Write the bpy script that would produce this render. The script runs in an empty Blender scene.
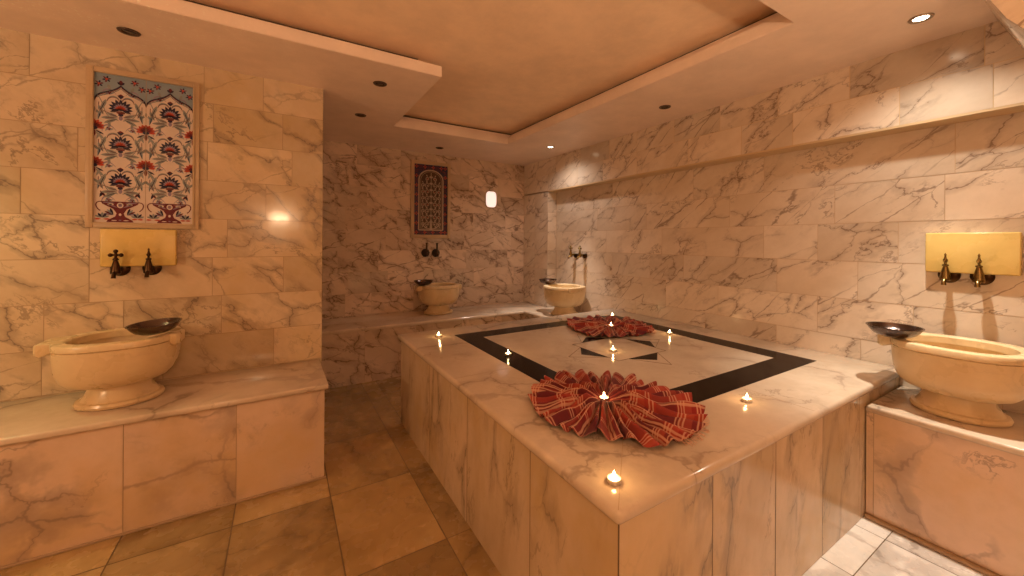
import bpy, bmesh, math, random
from mathutils import Vector, Matrix
PI = math.pi
S = bpy.context.scene
COL = S.collection
random.seed(7)

# ------------------------------------------------------------------ node helpers
class NT:
    def __init__(s, name):
        s.m = bpy.data.materials.new(name); s.m.use_nodes = True
        s.t = s.m.node_tree; s.t.nodes.clear()
        s.out = s.n('ShaderNodeOutputMaterial'); s.b = s.n('ShaderNodeBsdfPrincipled')
        s.l(s.b.outputs[0], s.out.inputs[0])
    def n(s, typ, **kw):
        o = s.t.nodes.new(typ)
        for k, v in kw.items(): setattr(o, k, v)
        return o
    def l(s, a, b): s.t.links.new(a, b)
    def put(s, sock, v):
        if hasattr(v, 'is_output'): s.l(v, sock)
        elif isinstance(v, (tuple, list)) and len(v) == 3 and sock.type == 'RGBA': sock.default_value = (*v, 1)
        else: sock.default_value = v
    def math(s, op, a, b=0.0, c=0.0, clamp=False):
        o = s.n('ShaderNodeMath', operation=op, use_clamp=clamp)
        s.put(o.inputs[0], a); s.put(o.inputs[1], b); s.put(o.inputs[2], c); return o.outputs[0]
    def vmath(s, op, a, b=(0, 0, 0), scale=None):
        o = s.n('ShaderNodeVectorMath', operation=op)
        s.put(o.inputs[0], a); s.put(o.inputs[1], b)
        if scale is not None: s.put(o.inputs['Scale'], scale)
        return o.outputs[0]
    def mix(s, f, a, b, mode='MIX'):
        o = s.n('ShaderNodeMix', data_type='RGBA', blend_type=mode)
        s.put(o.inputs[0], f); s.put(o.inputs[6], a); s.put(o.inputs[7], b); return o.outputs[2]
    def ramp(s, v, a, b, lo=0.0, hi=1.0):
        o = s.n('ShaderNodeMapRange', interpolation_type='SMOOTHSTEP')
        s.put(o.inputs[0], v); s.put(o.inputs[1], a); s.put(o.inputs[2], b); s.put(o.inputs[3], lo); s.put(o.inputs[4], hi)
        return o.outputs[0]
    def noise(s, vec, scale, detail=3, rough=.5, color=False):
        o = s.n('ShaderNodeTexNoise'); s.put(o.inputs['Vector'], vec)
        o.inputs['Scale'].default_value = scale; o.inputs['Detail'].default_value = detail; o.inputs['Roughness'].default_value = rough
        return o.outputs['Color' if color else 'Fac']
    def coord(s): return s.n('ShaderNodeTexCoord').outputs['Object']
    def bump(s, h, strength, dist=.01):
        o = s.n('ShaderNodeBump'); o.inputs['Strength'].default_value = strength; o.inputs['Distance'].default_value = dist
        s.put(o.inputs['Height'], h); s.l(o.outputs[0], s.b.inputs['Normal'])
    def set(s, **kw):
        for k, v in kw.items(): s.put(s.b.inputs[k.replace('_', ' ')], v)

def marble(name, base, tint, vein, cloud=1.6, vs=3.0, amount=.75, width=.02, stretch=(1, 1, 1), rot=(0, 0, 0), rough=.2, tone=.14, stain=0, staincol=(.5, .34, .14), mask=(.44, .6), patch=.5, jump=1.0, halo=.35, long=.6):
    t = NT(name); co = t.coord()
    at = t.n('ShaderNodeAttribute'); at.attribute_name = 'tile'
    off = t.vmath('MULTIPLY', at.outputs['Color'], (17 * jump, 23 * jump, 31 * jump))
    p0 = t.vmath('ADD', co, off)
    def mapped(vec, r, sc):
        mp = t.n('ShaderNodeMapping', vector_type='TEXTURE'); t.l(vec, mp.inputs[0]); mp.inputs['Rotation'].default_value = r; mp.inputs['Scale'].default_value = tuple(1 / q for q in sc)
        return mp.outputs[0]
    p = mapped(p0, rot, stretch)
    w = t.vmath('SUBTRACT', t.noise(p, 2.4, 5, .62, True), (.5, .5, .5))
    pw = t.vmath('ADD', p, t.vmath('SCALE', w, scale=.40))
    v = t.n('ShaderNodeTexVoronoi', feature='DISTANCE_TO_EDGE'); t.l(pw, v.inputs['Vector']); v.inputs['Scale'].default_value = vs
    wv = t.ramp(t.noise(p, 6, 3), .35, .7, .2, 1.8)
    wid = t.math('MULTIPLY', wv, width * vs)
    msk = t.ramp(t.noise(p, 1.5, 2), mask[0], mask[1])
    line = t.math('MULTIPLY', t.ramp(v.outputs['Distance'], 0, wid, 1, 0), msk)
    hal = t.math('MULTIPLY', t.math('MULTIPLY', t.ramp(v.outputs['Distance'], 0, t.math('MULTIPLY', wid, 5.0), 1, 0), msk), halo)
    # long slanting veins
    pl = mapped(t.vmath('ADD', co, t.vmath('SCALE', off, scale=.4)), (rot[0] * 1.5, rot[1] * -.6, rot[2] + .2), tuple(x * y for x, y in zip(stretch, (.55, .55, 1.5))))
    pl = t.vmath('ADD', pl, t.vmath('SCALE', w, scale=.26))
    v2 = t.n('ShaderNodeTexVoronoi', feature='DISTANCE_TO_EDGE'); t.l(pl, v2.inputs['Vector']); v2.inputs['Scale'].default_value = vs * .9
    m2 = t.ramp(t.noise(pl, 1.3, 2), .46, .58)
    l2 = t.math('MULTIPLY', t.math('MULTIPLY', t.ramp(v2.outputs['Distance'], 0, t.math('MULTIPLY', wid, 1.2), 1, 0), m2), long)
    nz = t.noise(pw, 2.6, 6, .62)
    ridge = t.ramp(t.math('ABSOLUTE', t.math('SUBTRACT', nz, .5)), 0, .02, 1, 0)
    ridge = t.math('MULTIPLY', ridge, t.ramp(t.noise(p, 2.1, 2), .5, .66))
    ptch = t.math('MULTIPLY', t.ramp(t.noise(pw, 6, 7, .72), .48, .74), t.ramp(t.noise(p, 1.9, 2), .50, .66))
    k = t.math('MAXIMUM', line, t.math('MULTIPLY', ridge, .75))
    k = t.math('MAXIMUM', k, t.math('MULTIPLY', ptch, patch))
    k = t.math('MAXIMUM', t.math('MAXIMUM', k, hal), l2)
    k = t.math('MULTIPLY', k, amount)
    c = t.mix(t.ramp(t.noise(p, cloud, 5, .6), .35, .66), base, tint)
    if stain:
        c = t.mix(t.math('MULTIPLY', t.ramp(t.noise(co, 1.4, 4, .65), .46, .68), stain), c, staincol)
    c = t.mix(t.ramp(t.noise(co, 22, 4, .7), .35, .8, 0, .16), c, tuple(x * .75 for x in tint))
    sep = t.n('ShaderNodeSeparateColor'); t.l(at.outputs['Color'], sep.inputs[0])
    tv = t.math('SUBTRACT', 1.0, t.math('MULTIPLY', sep.outputs[1], tone))
    c = t.mix(k, c, vein)
    hsv = t.n('ShaderNodeHueSaturation'); t.put(hsv.inputs['Value'], tv); t.put(hsv.inputs['Color'], c)
    t.l(hsv.outputs[0], t.b.inputs['Base Color'])
    t.set(Roughness=t.ramp(t.noise(co, 9, 3), .3, .7, rough * .8, rough * 1.35))
    t.b.inputs['IOR'].default_value = 1.5
    t.bump(t.noise(co, 6, 2), .08, .01)
    return t.m

def plain(name, col, rough=.5, metal=0, emit=0, ecol=None, bump=None, var=0):
    t = NT(name); co = t.coord()
    if var:
        c = t.mix(t.ramp(t.noise(co, 3.0 if var < 1 else 40, 5, .65), .3, .7), tuple(x * (1 - min(var, .5)) for x in col), col)
    else: c = t.mix(t.noise(co, 30, 2), tuple(x * .93 for x in col), col)
    t.set(Base_Color=c, Roughness=rough, Metallic=metal)
    if emit: t.set(Emission_Color=ecol or col, Emission_Strength=emit)
    if bump: t.bump(t.noise(co, bump[0], 5, .6), bump[1], .01)
    return t.m

M = {}
M['wall_l'] = marble('cream wall marble', (.77, .62, .44), (.66, .50, .33), (.17, .12, .10), vs=2.2, amount=.78, width=.012, stretch=(1, 1, 1.8), rot=(0, .7, 0), stain=.45, staincol=(.60, .42, .18), patch=.9, rough=.13, mask=(.40, .56), halo=.5, tone=.2)
M['wall_b'] = marble('veined back wall marble', (.82, .65, .51), (.71, .54, .40), (.17, .095, .065), vs=2.5, amount=.9, width=.014, stretch=(1, 1, 1.9), rot=(0, .55, 0), mask=(.34, .5), tone=.24, jump=.35, rough=.13, halo=.4, long=.9, patch=.6)
M['wall_r'] = marble('pale right wall marble', (.84, .72, .60), (.75, .62, .49), (.19, .11, .08), vs=1.9, amount=.78, width=.010, stretch=(1, 1, 2.1), rot=(-.5, 0, 0), mask=(.38, .54), tone=.2, jump=.45, rough=.19, halo=.35, long=.85, patch=.6)
M['slab'] = marble('polished slab marble', (.72, .60, .48), (.60, .48, .36), (.26, .19, .15), vs=1.8, amount=.72, width=.02, rough=.13, patch=.5)
M['field'] = marble('platform field marble', (.68, .57, .45), (.55, .45, .34), (.30, .22, .18), vs=1.8, amount=.65, width=.02, rough=.11, patch=.6)
M['side'] = marble('streaked side marble', (.73, .57, .40), (.60, .46, .30), (.13, .10, .08), vs=2.4, amount=.72, width=.012, stretch=(1.9, 1.9, .62), rot=(.14, .14, 0), stain=.5, staincol=(.60, .41, .17), patch=1.0, cloud=2, halo=.5, long=.12, mask=(.46, .62))
M['front'] = marble('bench front marble', (.78, .59, .46), (.68, .50, .35), (.24, .17, .14), vs=1.5, amount=.8, width=.018, stain=.4, staincol=(.68, .42, .13), patch=.8, halo=.6)
M['floor'] = marble('worn floor marble', (.62, .43, .21), (.46, .30, .13), (.17, .10, .04), vs=1.8, amount=.7, width=.02, rough=.24, tone=.35, stain=.6, staincol=(.33, .20, .06), patch=.8, halo=.5)
M['floor_w'] = marble('white floor marble', (.93, .91, .88), (.85, .82, .77), (.30, .25, .22), vs=1.6, amount=.75, width=.04, rough=.25, tone=.08, patch=.9, mask=(.46, .58), halo=.6)
M['basin'] = marble('honey basin marble', (.77, .61, .38), (.70, .52, .29), (.38, .26, .14), vs=1.4, amount=.45, width=.012, rough=.28, patch=.4)
M['block'] = marble('yellow tap block marble', (.80, .60, .22), (.72, .51, .16), (.48, .32, .10), vs=2.0, amount=.4, width=.015, rough=.25, patch=.2)
M['gap'] = plain('painted shadow line', (.10, .06, .035), .9)
M['lip'] = plain('brownish ledge edge', (.66, .49, .29), .5)
M['frame'] = marble('pinkish frame marble', (.60, .44, .28), (.52, .38, .24), (.35, .25, .18), vs=4, amount=.3, rough=.35)
M['grout'] = plain('grout', (.42, .29, .18), .8)
M['grout_pale'] = plain('pale grout', (.58, .43, .29), .8)
M['grout_dark'] = plain('dark joint grout', (.16, .10, .05), .8)
M['black'] = plain('dark polished granite', (.016, .010, .008), .12)
M['black'].node_tree.nodes['Principled BSDF'].inputs['Specular IOR Level'].default_value = .1
M['black'].node_tree.nodes['Principled BSDF'].inputs['IOR'].default_value = 1.3
M['soffit'] = plain('painted dropped soffit', (.92, .75, .64), .38, var=.12, bump=(60, .12))
def specks():
    m = M['soffit']; nt = m.node_tree; b = nt.nodes['Principled BSDF']; src = b.inputs['Base Color'].links[0].from_socket
    tc = nt.nodes.new('ShaderNodeTexCoord'); sx = nt.nodes.new('ShaderNodeSeparateXYZ'); nt.links.new(tc.outputs['Object'], sx.inputs[0])
    def mr(v, a, c, lo, hi):
        o = nt.nodes.new('ShaderNodeMapRange'); nt.links.new(v, o.inputs[0])
        for i, q in enumerate((a, c, lo, hi)): o.inputs[i + 1].default_value = q
        return o.outputs[0]
    n1 = nt.nodes.new('ShaderNodeTexNoise'); n1.inputs['Scale'].default_value = 55; n1.inputs['Detail'].default_value = 3; nt.links.new(tc.outputs['Object'], n1.inputs['Vector'])
    n2 = nt.nodes.new('ShaderNodeTexNoise'); n2.inputs['Scale'].default_value = 3; nt.links.new(tc.outputs['Object'], n2.inputs['Vector'])
    def mul(a, c):
        o = nt.nodes.new('ShaderNodeMath'); o.operation = 'MULTIPLY'; nt.links.new(a, o.inputs[0]); nt.links.new(c, o.inputs[1]); return o.outputs[0]
    k = mul(mul(mr(n1.outputs['Fac'], .60, .66, 0, 1), mr(n2.outputs['Fac'], .42, .58, 0, 1)), mr(sx.outputs[0], -.9, .1, .9, 0))
    mx = nt.nodes.new('ShaderNodeMix'); mx.data_type = 'RGBA'; nt.links.new(k, mx.inputs[0]); nt.links.new(src, mx.inputs[6]); mx.inputs[7].default_value = (1, .93, .80, 1)
    nt.links.new(mx.outputs[2], b.inputs['Base Color'])
specks()
M['ceiling'] = plain('ochre ceiling plaster', (.93, .71, .51), .8, var=.14, bump=(14, .25))
M['bronze'] = plain('dark bronze', (.075, .04, .02), .3, 1, var=.3)
M['brass'] = plain('aged brass', (.26, .175, .065), .27, 1, var=.3)
M['pewter'] = plain('tinned copper bowl metal', (.17, .13, .12), .2, 1, var=.3, bump=(45, .25))
M['tin'] = plain('tea light aluminium', (.8, .77, .72), .3, 1)
M['wax'] = plain('candle wax', (.92, .80, .60), .5, emit=2.0, ecol=(1, .62, .25))
M['flame'] = plain('candle flame', (1, .8, .45), .5, emit=45, ecol=(1, .72, .36))
M['ring'] = plain('dark lamp ring', (.10, .06, .04), .35, .6)
M['ring_lit'] = plain('steel lamp ring', (.5, .42, .34), .3, 1)
M['lens_off'] = plain('unlit lamp lens', (.05, .035, .03), .15)
M['lens_on'] = plain('lit lamp lens', (1, .9, .75), .3, emit=30, ecol=(1, .83, .6))
M['glow'] = plain('pale glowing pad', (1, .85, .78), .4, emit=1.15, ecol=(1, .78, .68))
M['fringe'] = plain('cream fringe', (.78, .50, .36), .9)
# ceramic paints
M['t_white'] = plain('ceramic white glaze', (.72, .61, .56), .3)
M['t_blue'] = plain('ceramic grey blue glaze', (.24, .31, .39), .3)
M['t_navy'] = plain('ceramic navy glaze', (.022, .02, .06), .15)
M['t_red'] = plain('ceramic red glaze', (.50, .07, .045), .15)
M['t_wine'] = plain('ceramic wine glaze', (.14, .02, .035), .15)
M['t_green'] = plain('ceramic sage glaze', (.27, .29, .30), .15)
M['t_lilac'] = plain('ceramic lilac glaze', (.30, .24, .36), .15)
M['t_brown'] = plain('ceramic dark brown glaze', (.075, .038, .024), .15)
M['t_cream'] = plain('ceramic cream glaze', (.50, .38, .28), .15)

def plaid(name):
    t = NT(name); uv = t.n('ShaderNodeUVMap').outputs[0]
    sp = t.n('ShaderNodeSeparateXYZ'); t.l(uv, sp.inputs[0]); u0, v0 = sp.outputs[0], sp.outputs[1]
    nz = t.noise(t.coord(), 9, 2)
    u = t.math('ADD', u0, t.math('MULTIPLY', nz, .025)); v = t.math('ADD', v0, t.math('MULTIPLY', nz, .03))
    def band(x, per, c, w, soft=.02):
        f = t.math('FRACT', t.math('DIVIDE', x, per))
        d = t.math('ABSOLUTE', t.math('SUBTRACT', f, c))
        return t.ramp(d, w, w + soft, 1, 0)
    c = t.mix(0.0, (.25, .008, .007), (.25, .008, .007))
    du = band(u, .30, .25, .13); dv = band(v, .20, .45, .20)
    c = t.mix(t.math('MULTIPLY', du, .62), c, (.10, .006, .010)); c = t.mix(t.math('MULTIPLY', dv, .62), c, (.10, .006, .012))
    ou = band(u, .30, .70, .16); ov = band(v, .20, .93, .14)
    c = t.mix(t.math('MULTIPLY', ou, .38), c, (.42, .06, .03)); c = t.mix(t.math('MULTIPLY', ov, .40), c, (.42, .07, .035))
    for x, per, cs in ((u, .30, (.04, .09, .43, .48, .88, .93)), (v, .20, (.10, .17, .70, .77, .84))):
        for q in cs:
            c = t.mix(t.math('MULTIPLY', band(x, per, q, .009, .012), .7), c, (.60, .33, .21))
    w = t.noise(t.vmath('MULTIPLY', uv, (220, 220, 1)) if False else t.coord(), 260, 1)
    t.set(Base_Color=c, Roughness=.85); t.b.inputs['Sheen Weight'].default_value = .04
    t.bump(w, .25, .002)
    return t.m
M['plaid'] = plaid('red plaid cotton')

# ------------------------------------------------------------------ mesh helpers
def obj(name, bm, mats, parent=None, smooth=False, world=False, recalc=True):
    if recalc: bmesh.ops.recalc_face_normals(bm, faces=bm.faces)
    if world and parent is not None:
        bmesh.ops.translate(bm, verts=bm.verts, vec=-Vector(parent.location))
    me = bpy.data.meshes.new(name); bm.to_mesh(me); bm.free()
    for m in (mats if isinstance(mats, (list, tuple)) else [mats]): me.materials.append(M[m])
    if smooth:
        for p in me.polygons: p.use_smooth = True
        me.set_sharp_from_angle(angle=math.radians(smooth if smooth is not True else 40))
    o = bpy.data.objects.new(name, me); COL.objects.link(o)
    if parent is not None: o.parent = parent
    return o
def thing(name, label, cat, loc=(0, 0, 0), rotz=0, group=None):
    o = bpy.data.objects.new(name, None); COL.objects.link(o)
    o.location = loc; o.rotation_euler = (0, 0, rotz); o.empty_display_size = .1
    o['label'] = label; o['category'] = cat
    if group: o['group'] = group
    return o
def tag(o, label, cat, group=None):
    o['label'] = label; o['category'] = cat
    if group: o['group'] = group
    return o
def struct(o): o['kind'] = 'structure'; return o
def dup(root, loc, rotz=0, label=None):
    def cp(o, par):
        c = o.copy(); COL.objects.link(c)
        if par is not None: c.parent = par
        for ch in o.children: cp(ch, c)
        return c
    kids = list(root.children)
    r = root.copy(); COL.objects.link(r); r.location = loc; r.rotation_euler = (0, 0, rotz)
    if label: r['label'] = label
    for k in kids: cp(k, r)
    return r

def box(bm, x0, x1, y0, y1, z0, z1, bev=0, seg=2, mi=0):
    vs = [bm.verts.new((x, y, z)) for x in (x0, x1) for y in (y0, y1) for z in (z0, z1)]
    fs = [bm.faces.new([vs[i] for i in q]) for q in ((0, 1, 3, 2), (4, 6, 7, 5), (0, 4, 5, 1), (2, 3, 7, 6), (0, 2, 6, 4), (1, 5, 7, 3))]
    for f in fs: f.material_index = mi
    if bev:
        es = list({e for f in fs for e in f.edges})
        r = bmesh.ops.bevel(bm, geom=es, offset=bev, segments=seg, affect='EDGES', profile=.5)
        for f in r['faces']: f.material_index = mi
def prism(bm, pts, z0, z1, mi=0):
    a = [bm.verts.new((p[0], p[1], z0)) for p in pts]; b = [bm.verts.new((p[0], p[1], z1)) for p in pts]
    n = len(pts); fs = [bm.faces.new(a[::-1]), bm.faces.new(b)]
    for i in range(n): fs.append(bm.faces.new((a[i], a[(i + 1) % n], b[(i + 1) % n], b[i])))
    for f in fs: f.material_index = mi
def lathe(bm, prof, n=32, cx=0, cy=0, sx=1, sy=1, cap0=True, cap1=True, mi=0):
    rings = []
    for r, z in prof:
        rings.append([bm.verts.new((cx + sx * r * math.cos(2 * PI * i / n), cy + sy * r * math.sin(2 * PI * i / n), z)) for i in range(n)])
    for a, b in zip(rings, rings[1:]):
        for i in range(n): bm.faces.new((a[i], a[(i + 1) % n], b[(i + 1) % n], b[i])).material_index = mi
    if cap0: bm.faces.new(rings[0][::-1]).material_index = mi
    if cap1: bm.faces.new(rings[-1]).material_index = mi
def tube(bm, pts, rad, n=12, mi=0):
    pts = [Vector(p) for p in pts]; rings = []
    rr = rad if isinstance(rad, (list, tuple)) else [rad] * len(pts)
    for i, p in enumerate(pts):
        d = (pts[min(i + 1, len(pts) - 1)] - pts[max(i - 1, 0)]).normalized()
        a = Vector((1, 0, 0)) if abs(d.x) < .9 else Vector((0, 1, 0))
        u = d.cross(a).normalized(); v = d.cross(u)
        rings.append([bm.verts.new(p + rr[i] * (u * math.cos(2 * PI * k / n) + v * math.sin(2 * PI * k / n))) for k in range(n)])
    for a, b in zip(rings, rings[1:]):
        for k in range(n): bm.faces.new((a[k], a[(k + 1) % n], b[(k + 1) % n], b[k])).material_index = mi
    bm.faces.new(rings[0][::-1]).material_index = mi; bm.faces.new(rings[-1]).material_index = mi

def tiles(bm, rows, P, gap=.0018, tilt=.0006, mi=0, lift=.0015):
    """rows: (v0, v1, [u joints]); P(u, v, d) -> point, d towards the room"""
    L = bm.loops.layers.float_color.get('tile') or bm.loops.layers.float_color.new('tile')
    for v0, v1, us in rows:
        for a, b in zip(us, us[1:]):
            col = (random.random(), random.random(), random.random(), 1)
            ta, tb = random.uniform(-1, 1) * tilt, random.uniform(-1, 1) * tilt
            q = [(a + gap, v0 + gap, -ta - tb), (b - gap, v0 + gap, ta - tb), (b - gap, v1 - gap, ta + tb), (a + gap, v1 - gap, -ta + tb)]
            f = bm.faces.new([bm.verts.new(P(u, v, lift + d)) for u, v, d in q]); f.material_index = mi
            for lp in f.loops: lp[L] = col
def joints(u0, u1, lens=(.36, .46, .52, .6, .3), start=None):
    r = [u0]; x = u0 + (start if start is not None else random.uniform(.15, .5))
    while x < u1 - .16: r.append(x); x += random.choice(lens)
    r.append(u1); return r
ROWZ = [0, .34, .60, .86, 1.12, 1.38, 1.64, 1.90, 2.16, 2.42, 2.70]

# ------------------------------------------------------------------ dimensions
ZP, ZL, ZB, ZR, ZC, ZT = .725, .597, .586, .617, 2.66, 2.82
XPL, YPF, YPB, XR, XRU = .819, .7875, 3.274, 3.30, 3.147
YW, YLW, XLW, ZLED = 5.01, 3.324, .265, 2.20
XMIN, YMIN = -2.6, -1.3

# ------------------------------------------------------------------ setting
bm = bmesh.new(); box(bm, XMIN, 3.45, YMIN, 5.15, -.1, -.002, mi=1)
P = lambda u, v, d: (u, v, d - .002)
fl_rows = []
ys = [YMIN, -.75, -.1, .55, 1.2, 1.85, 2.51, 3.17, 3.83, 4.5]
for y0, y1 in zip(ys, ys[1:]): fl_rows.append((y0, y1, [XMIN, -2.06, -1.60, -1.14, -.68, -.215, .25, .715]))
tiles(bm, fl_rows, P, .0032, .0002)
tiles(bm, [(a, b, [.715, .86]) for a, b in zip(ys, ys[1:])], P, .002, .0002)
tiles(bm, [(3.1, 3.6, [.86, 1.3, 1.8, 2.3, 2.8]), (3.6, 4.1, [.86, 1.3, 1.8, 2.3, 2.8]), (4.1, 4.5, [.86, 1.3, 1.8, 2.3, 2.8])], P, .002, .0002)
wf = [(.69, .83, [.715, 1.2, 1.7, 2.2, 2.61, 2.80]), (.24, .69, [.715, 1.3, 1.75, 2.2, 2.61]), (.24, .69, [2.61, 2.80]), (-.21, .24, [.715, 1.3, 1.75, 2.2, 2.61, 2.80]), (-.66, -.21, [.715, 1.3, 1.75, 2.2, 2.61, 2.8]), (YMIN, -.66, [.715, 1.3, 1.75, 2.2, 2.61, 2.8])]
tiles(bm, wf, P, .002, .0002, mi=2, lift=.0022)
struct(obj('floor', bm, ['floor', 'grout_dark', 'floor_w']))

bm = bmesh.new(); box(bm, XMIN, XLW - .002, YLW + .002, YLW + .16, 0, ZC + .16, mi=1)
box(bm, XLW - .16, XLW - .002, YLW + .1, YW + .1, 0, ZC + .16, mi=1)
P = lambda u, v, d: (u, YLW + .002 - d, v)
LJ = {3: [-1.16, -.83, -.35, XLW], 4: [-.98, -.40, .01, XLW], 5: [-1.33, -.98, -.32, XLW], 6: [-1.25, -.55, -.10, XLW], 7: [-1.5, -1.03, -.43, .06, XLW], 8: [-1.42, -.40, .0, XLW], 9: [-1.22, -.45, -.12, XLW]}
rows = []
for i in range(len(ROWZ) - 1):
    k = LJ.get(i)
    rows.append((ROWZ[i], ROWZ[i + 1], ([XMIN, -2.1] + k) if k else joints(XMIN, XLW)))
tiles(bm, rows, P)
P = lambda u, v, d: (XLW - .002 + d, u, v)
tiles(bm, [(a, b, joints(YLW, YW)) for a, b in zip(ROWZ, ROWZ[1:])], P)
struct(obj('wall_left', bm, ['wall_l', 'grout']))

bm = bmesh.new(); box(bm, XLW - .15, 3.45, YW + .002, YW + .14, 0, ZC + .16, mi=1)
P = lambda u, v, d: (u, YW + .002 - d, v)
tiles(bm, [(a, b, joints(XLW, XRU)) for a, b in zip(ROWZ, ROWZ[1:])], P)
struct(obj('wall_back', bm, ['wall_b', 'grout_pale']))

YST = 4.388
bm = bmesh.new()
box(bm, XR + .002, XR + .14, YMIN - .1, YST + .05, 0, ZLED + .05, mi=1)
box(bm, XRU + .002, XR + .14, YST + .002, YW + .1, 0, ZLED + .05, mi=1)
box(bm, XRU + .002, XR + .14, YMIN - .1, YW + .1, ZLED, ZC + .16, mi=2)
RZ = [0, .34, .60, .86, 1.12, 1.38, 1.64, 1.91, ZLED]
P = lambda u, v, d: (XR + .002 - d, u, v)
RJ = {3: [.75, 1.25, 2.0, 2.55], 4: [1.02, 1.52, 2.35, 2.75, 3.3], 5: [.82, 1.25, 1.62, 2.6, 3.4], 6: [.62, 1.15, 1.9, 2.8, 3.55], 7: [.58, 1.62, 2.25, 3.3]}
tiles(bm, [(RZ[i], RZ[i + 1], ([YMIN, -.5, .1] + RJ[i] + [YST]) if i in RJ else joints(YMIN, YST)) for i in range(len(RZ) - 1)], P)
P = lambda u, v, d: (XRU + .002 - d, u, v)
tiles(bm, [(a, b, [YST, YW - .3, YW]) for a, b in zip(RZ, RZ[1:])], P)
tiles(bm, [(ZLED + .012, 2.445, [YMIN, -.2, .42, .78, 1.35, 1.72, 2.2, 2.8, 3.3, 3.75, YST, YW]), (2.445, 2.70, [YMIN, 0, .45, 1.02, 1.45, 1.9, 2.35, 2.8, 3.2, 3.7, 4.2, YW])], P)
P = lambda u, v, d: (u, YST + .002 - d, v)
tiles(bm, [(a, b, [XRU, XR]) for a, b in zip(RZ, RZ[1:])], P)
struct(obj('wall_right', bm, ['wall_r', 'grout_pale', 'lip']))

bm = bmesh.new(); box(bm, XMIN - .1, 3.45, YMIN - .12, YMIN - .002, 0, ZC + .16, mi=1)
P = lambda u, v, d: (u, YMIN - .002 + d, v)
tiles(bm, [(a, b, joints(XMIN, XR)) for a, b in zip(ROWZ, ROWZ[1:])], P)
struct(obj('wall_front', bm, ['wall_r', 'grout']))
bm = bmesh.new(); box(bm, XMIN - .12, XMIN - .002, YMIN - .1, YLW + .15, 0, ZC + .16, mi=1)
P = lambda u, v, d: (XMIN - .002 + d, u, v)
tiles(bm, [(a, b, joints(YMIN, YLW)) for a, b in zip(ROWZ, ROWZ[1:])], P)
struct(obj('wall_side', bm, ['wall_l', 'grout']))

bm = bmesh.new(); box(bm, XMIN - .1, 3.45, YMIN - .1, 5.15, ZT, ZT + .08)
struct(obj('ceiling', bm, 'ceiling'))

# dropped soffit: outer rectangle with an L-shaped opening, and a smaller set-back step above
def soffit(name, x1, yl, yb, xr, yn, z0, z1, bev, mat='soffit'):
    bm = bmesh.new()
    X = [XMIN, x1, xr, 3.2]; Y = [.40, yn, yl, yb, 5.06]
    solid = {(0, 0), (1, 0), (2, 0), (2, 1), (2, 2), (2, 3), (1, 3), (0, 3), (0, 2)}
    vg = {}
    def V(i, j, z): return vg.setdefault((i, j, z), bm.verts.new((X[i], Y[j], z)))
    for (i, j) in solid:
        bm.faces.new((V(i, j, z0), V(i, j + 1, z0), V(i + 1, j + 1, z0), V(i + 1, j, z0)))
        bm.faces.new((V(i, j, z1), V(i + 1, j, z1), V(i + 1, j + 1, z1), V(i, j + 1, z1)))
        for di, dj, a, b in ((-1, 0, (0, 0), (0, 1)), (1, 0, (1, 1), (1, 0)), (0, -1, (1, 0), (0, 0)), (0, 1, (0, 1), (1, 1))):
            if (i + di, j + dj) not in solid:
                bm.faces.new((V(i + a[0], j + a[1], z0), V(i + b[0], j + b[1], z0), V(i + b[0], j + b[1], z1), V(i + a[0], j + a[1], z1)))
    bmesh.ops.remove_doubles(bm, verts=bm.verts, dist=1e-5)
    bmesh.ops.recalc_face_normals(bm, faces=bm.faces)
    es = [e for e in bm.edges if len(e.link_faces) == 2 and e.calc_face_angle(0) > .8]
    bmesh.ops.bevel(bm, geom=es, offset=bev, segments=2, affect='EDGES')
    return struct(obj(name, bm, mat))
soffit('trim_1', .955, 2.62, 4.0, 2.28, .98, ZC, ZC + .075, .004)
soffit('trim_2', .86, 2.75, 4.08, 2.36, .88, ZC + .0755, ZT - .022, .002)
soffit('trim_4', .83, 2.78, 4.11, 2.39, .85, ZT - .0215, ZT, .001, 'gap')  # dark strip that paints the shadow line below the ceiling

# sloping tiled springer at the near right end of the soffit
bm = bmesh.new()
sec = [(.40, ZC + .13), (.405, ZC - .005), (.30, 2.42), (.16, 2.22), (.10, 2.22), (.10, ZC + .13)]
a = [bm.verts.new((2.5, y, z)) for y, z in sec]; b = [bm.verts.new((XRU + .02, y, z)) for y, z in sec]
bm.faces.new(a); bm.faces.new(b[::-1])
for i in range(len(sec)): bm.faces.new((a[i], b[i], b[(i + 1) % len(sec)], a[(i + 1) % len(sec)]))
struct(obj('trim_3', bm, 'wall_r'))

# ------------------------------------------------------------------ benches
def bench(label, loc, parts):
    t = thing('marble_bench', label, 'bench', loc)
    return t
# left bench
bl = thing('marble_bench', 'cream marble bench along the left wall under the floral tile panel', 'bench', (-1.1, 3.02, 0))
bm = bmesh.new(); box(bm, XMIN, .255, 2.705, YLW - .001, ZL - .035, ZL, .011, 3)
obj('seat_slab', bm, 'slab', bl, 40, True)
bm = bmesh.new(); box(bm, XMIN, .233, 2.731, YLW - .001, 0, ZL - .036, mi=1)
tiles(bm, [(.0, ZL - .036, [XMIN, -2.2, -1.6, -1.14, -.68, -.216, .235])], lambda u, v, d: (u, 2.731 - d, v), .0015)
tiles(bm, [(.0, ZL - .036, [2.729, YLW])], lambda u, v, d: (.233 + d, u, v), .001)
obj('front_panel', bm, ['front', 'grout'], bl, False, True)
bm = bmesh.new(); box(bm, XMIN, .245, 2.716, 2.729, 0.0005, .012, .003)
obj('skirting', bm, 'grout', bl, False, True)

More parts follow.
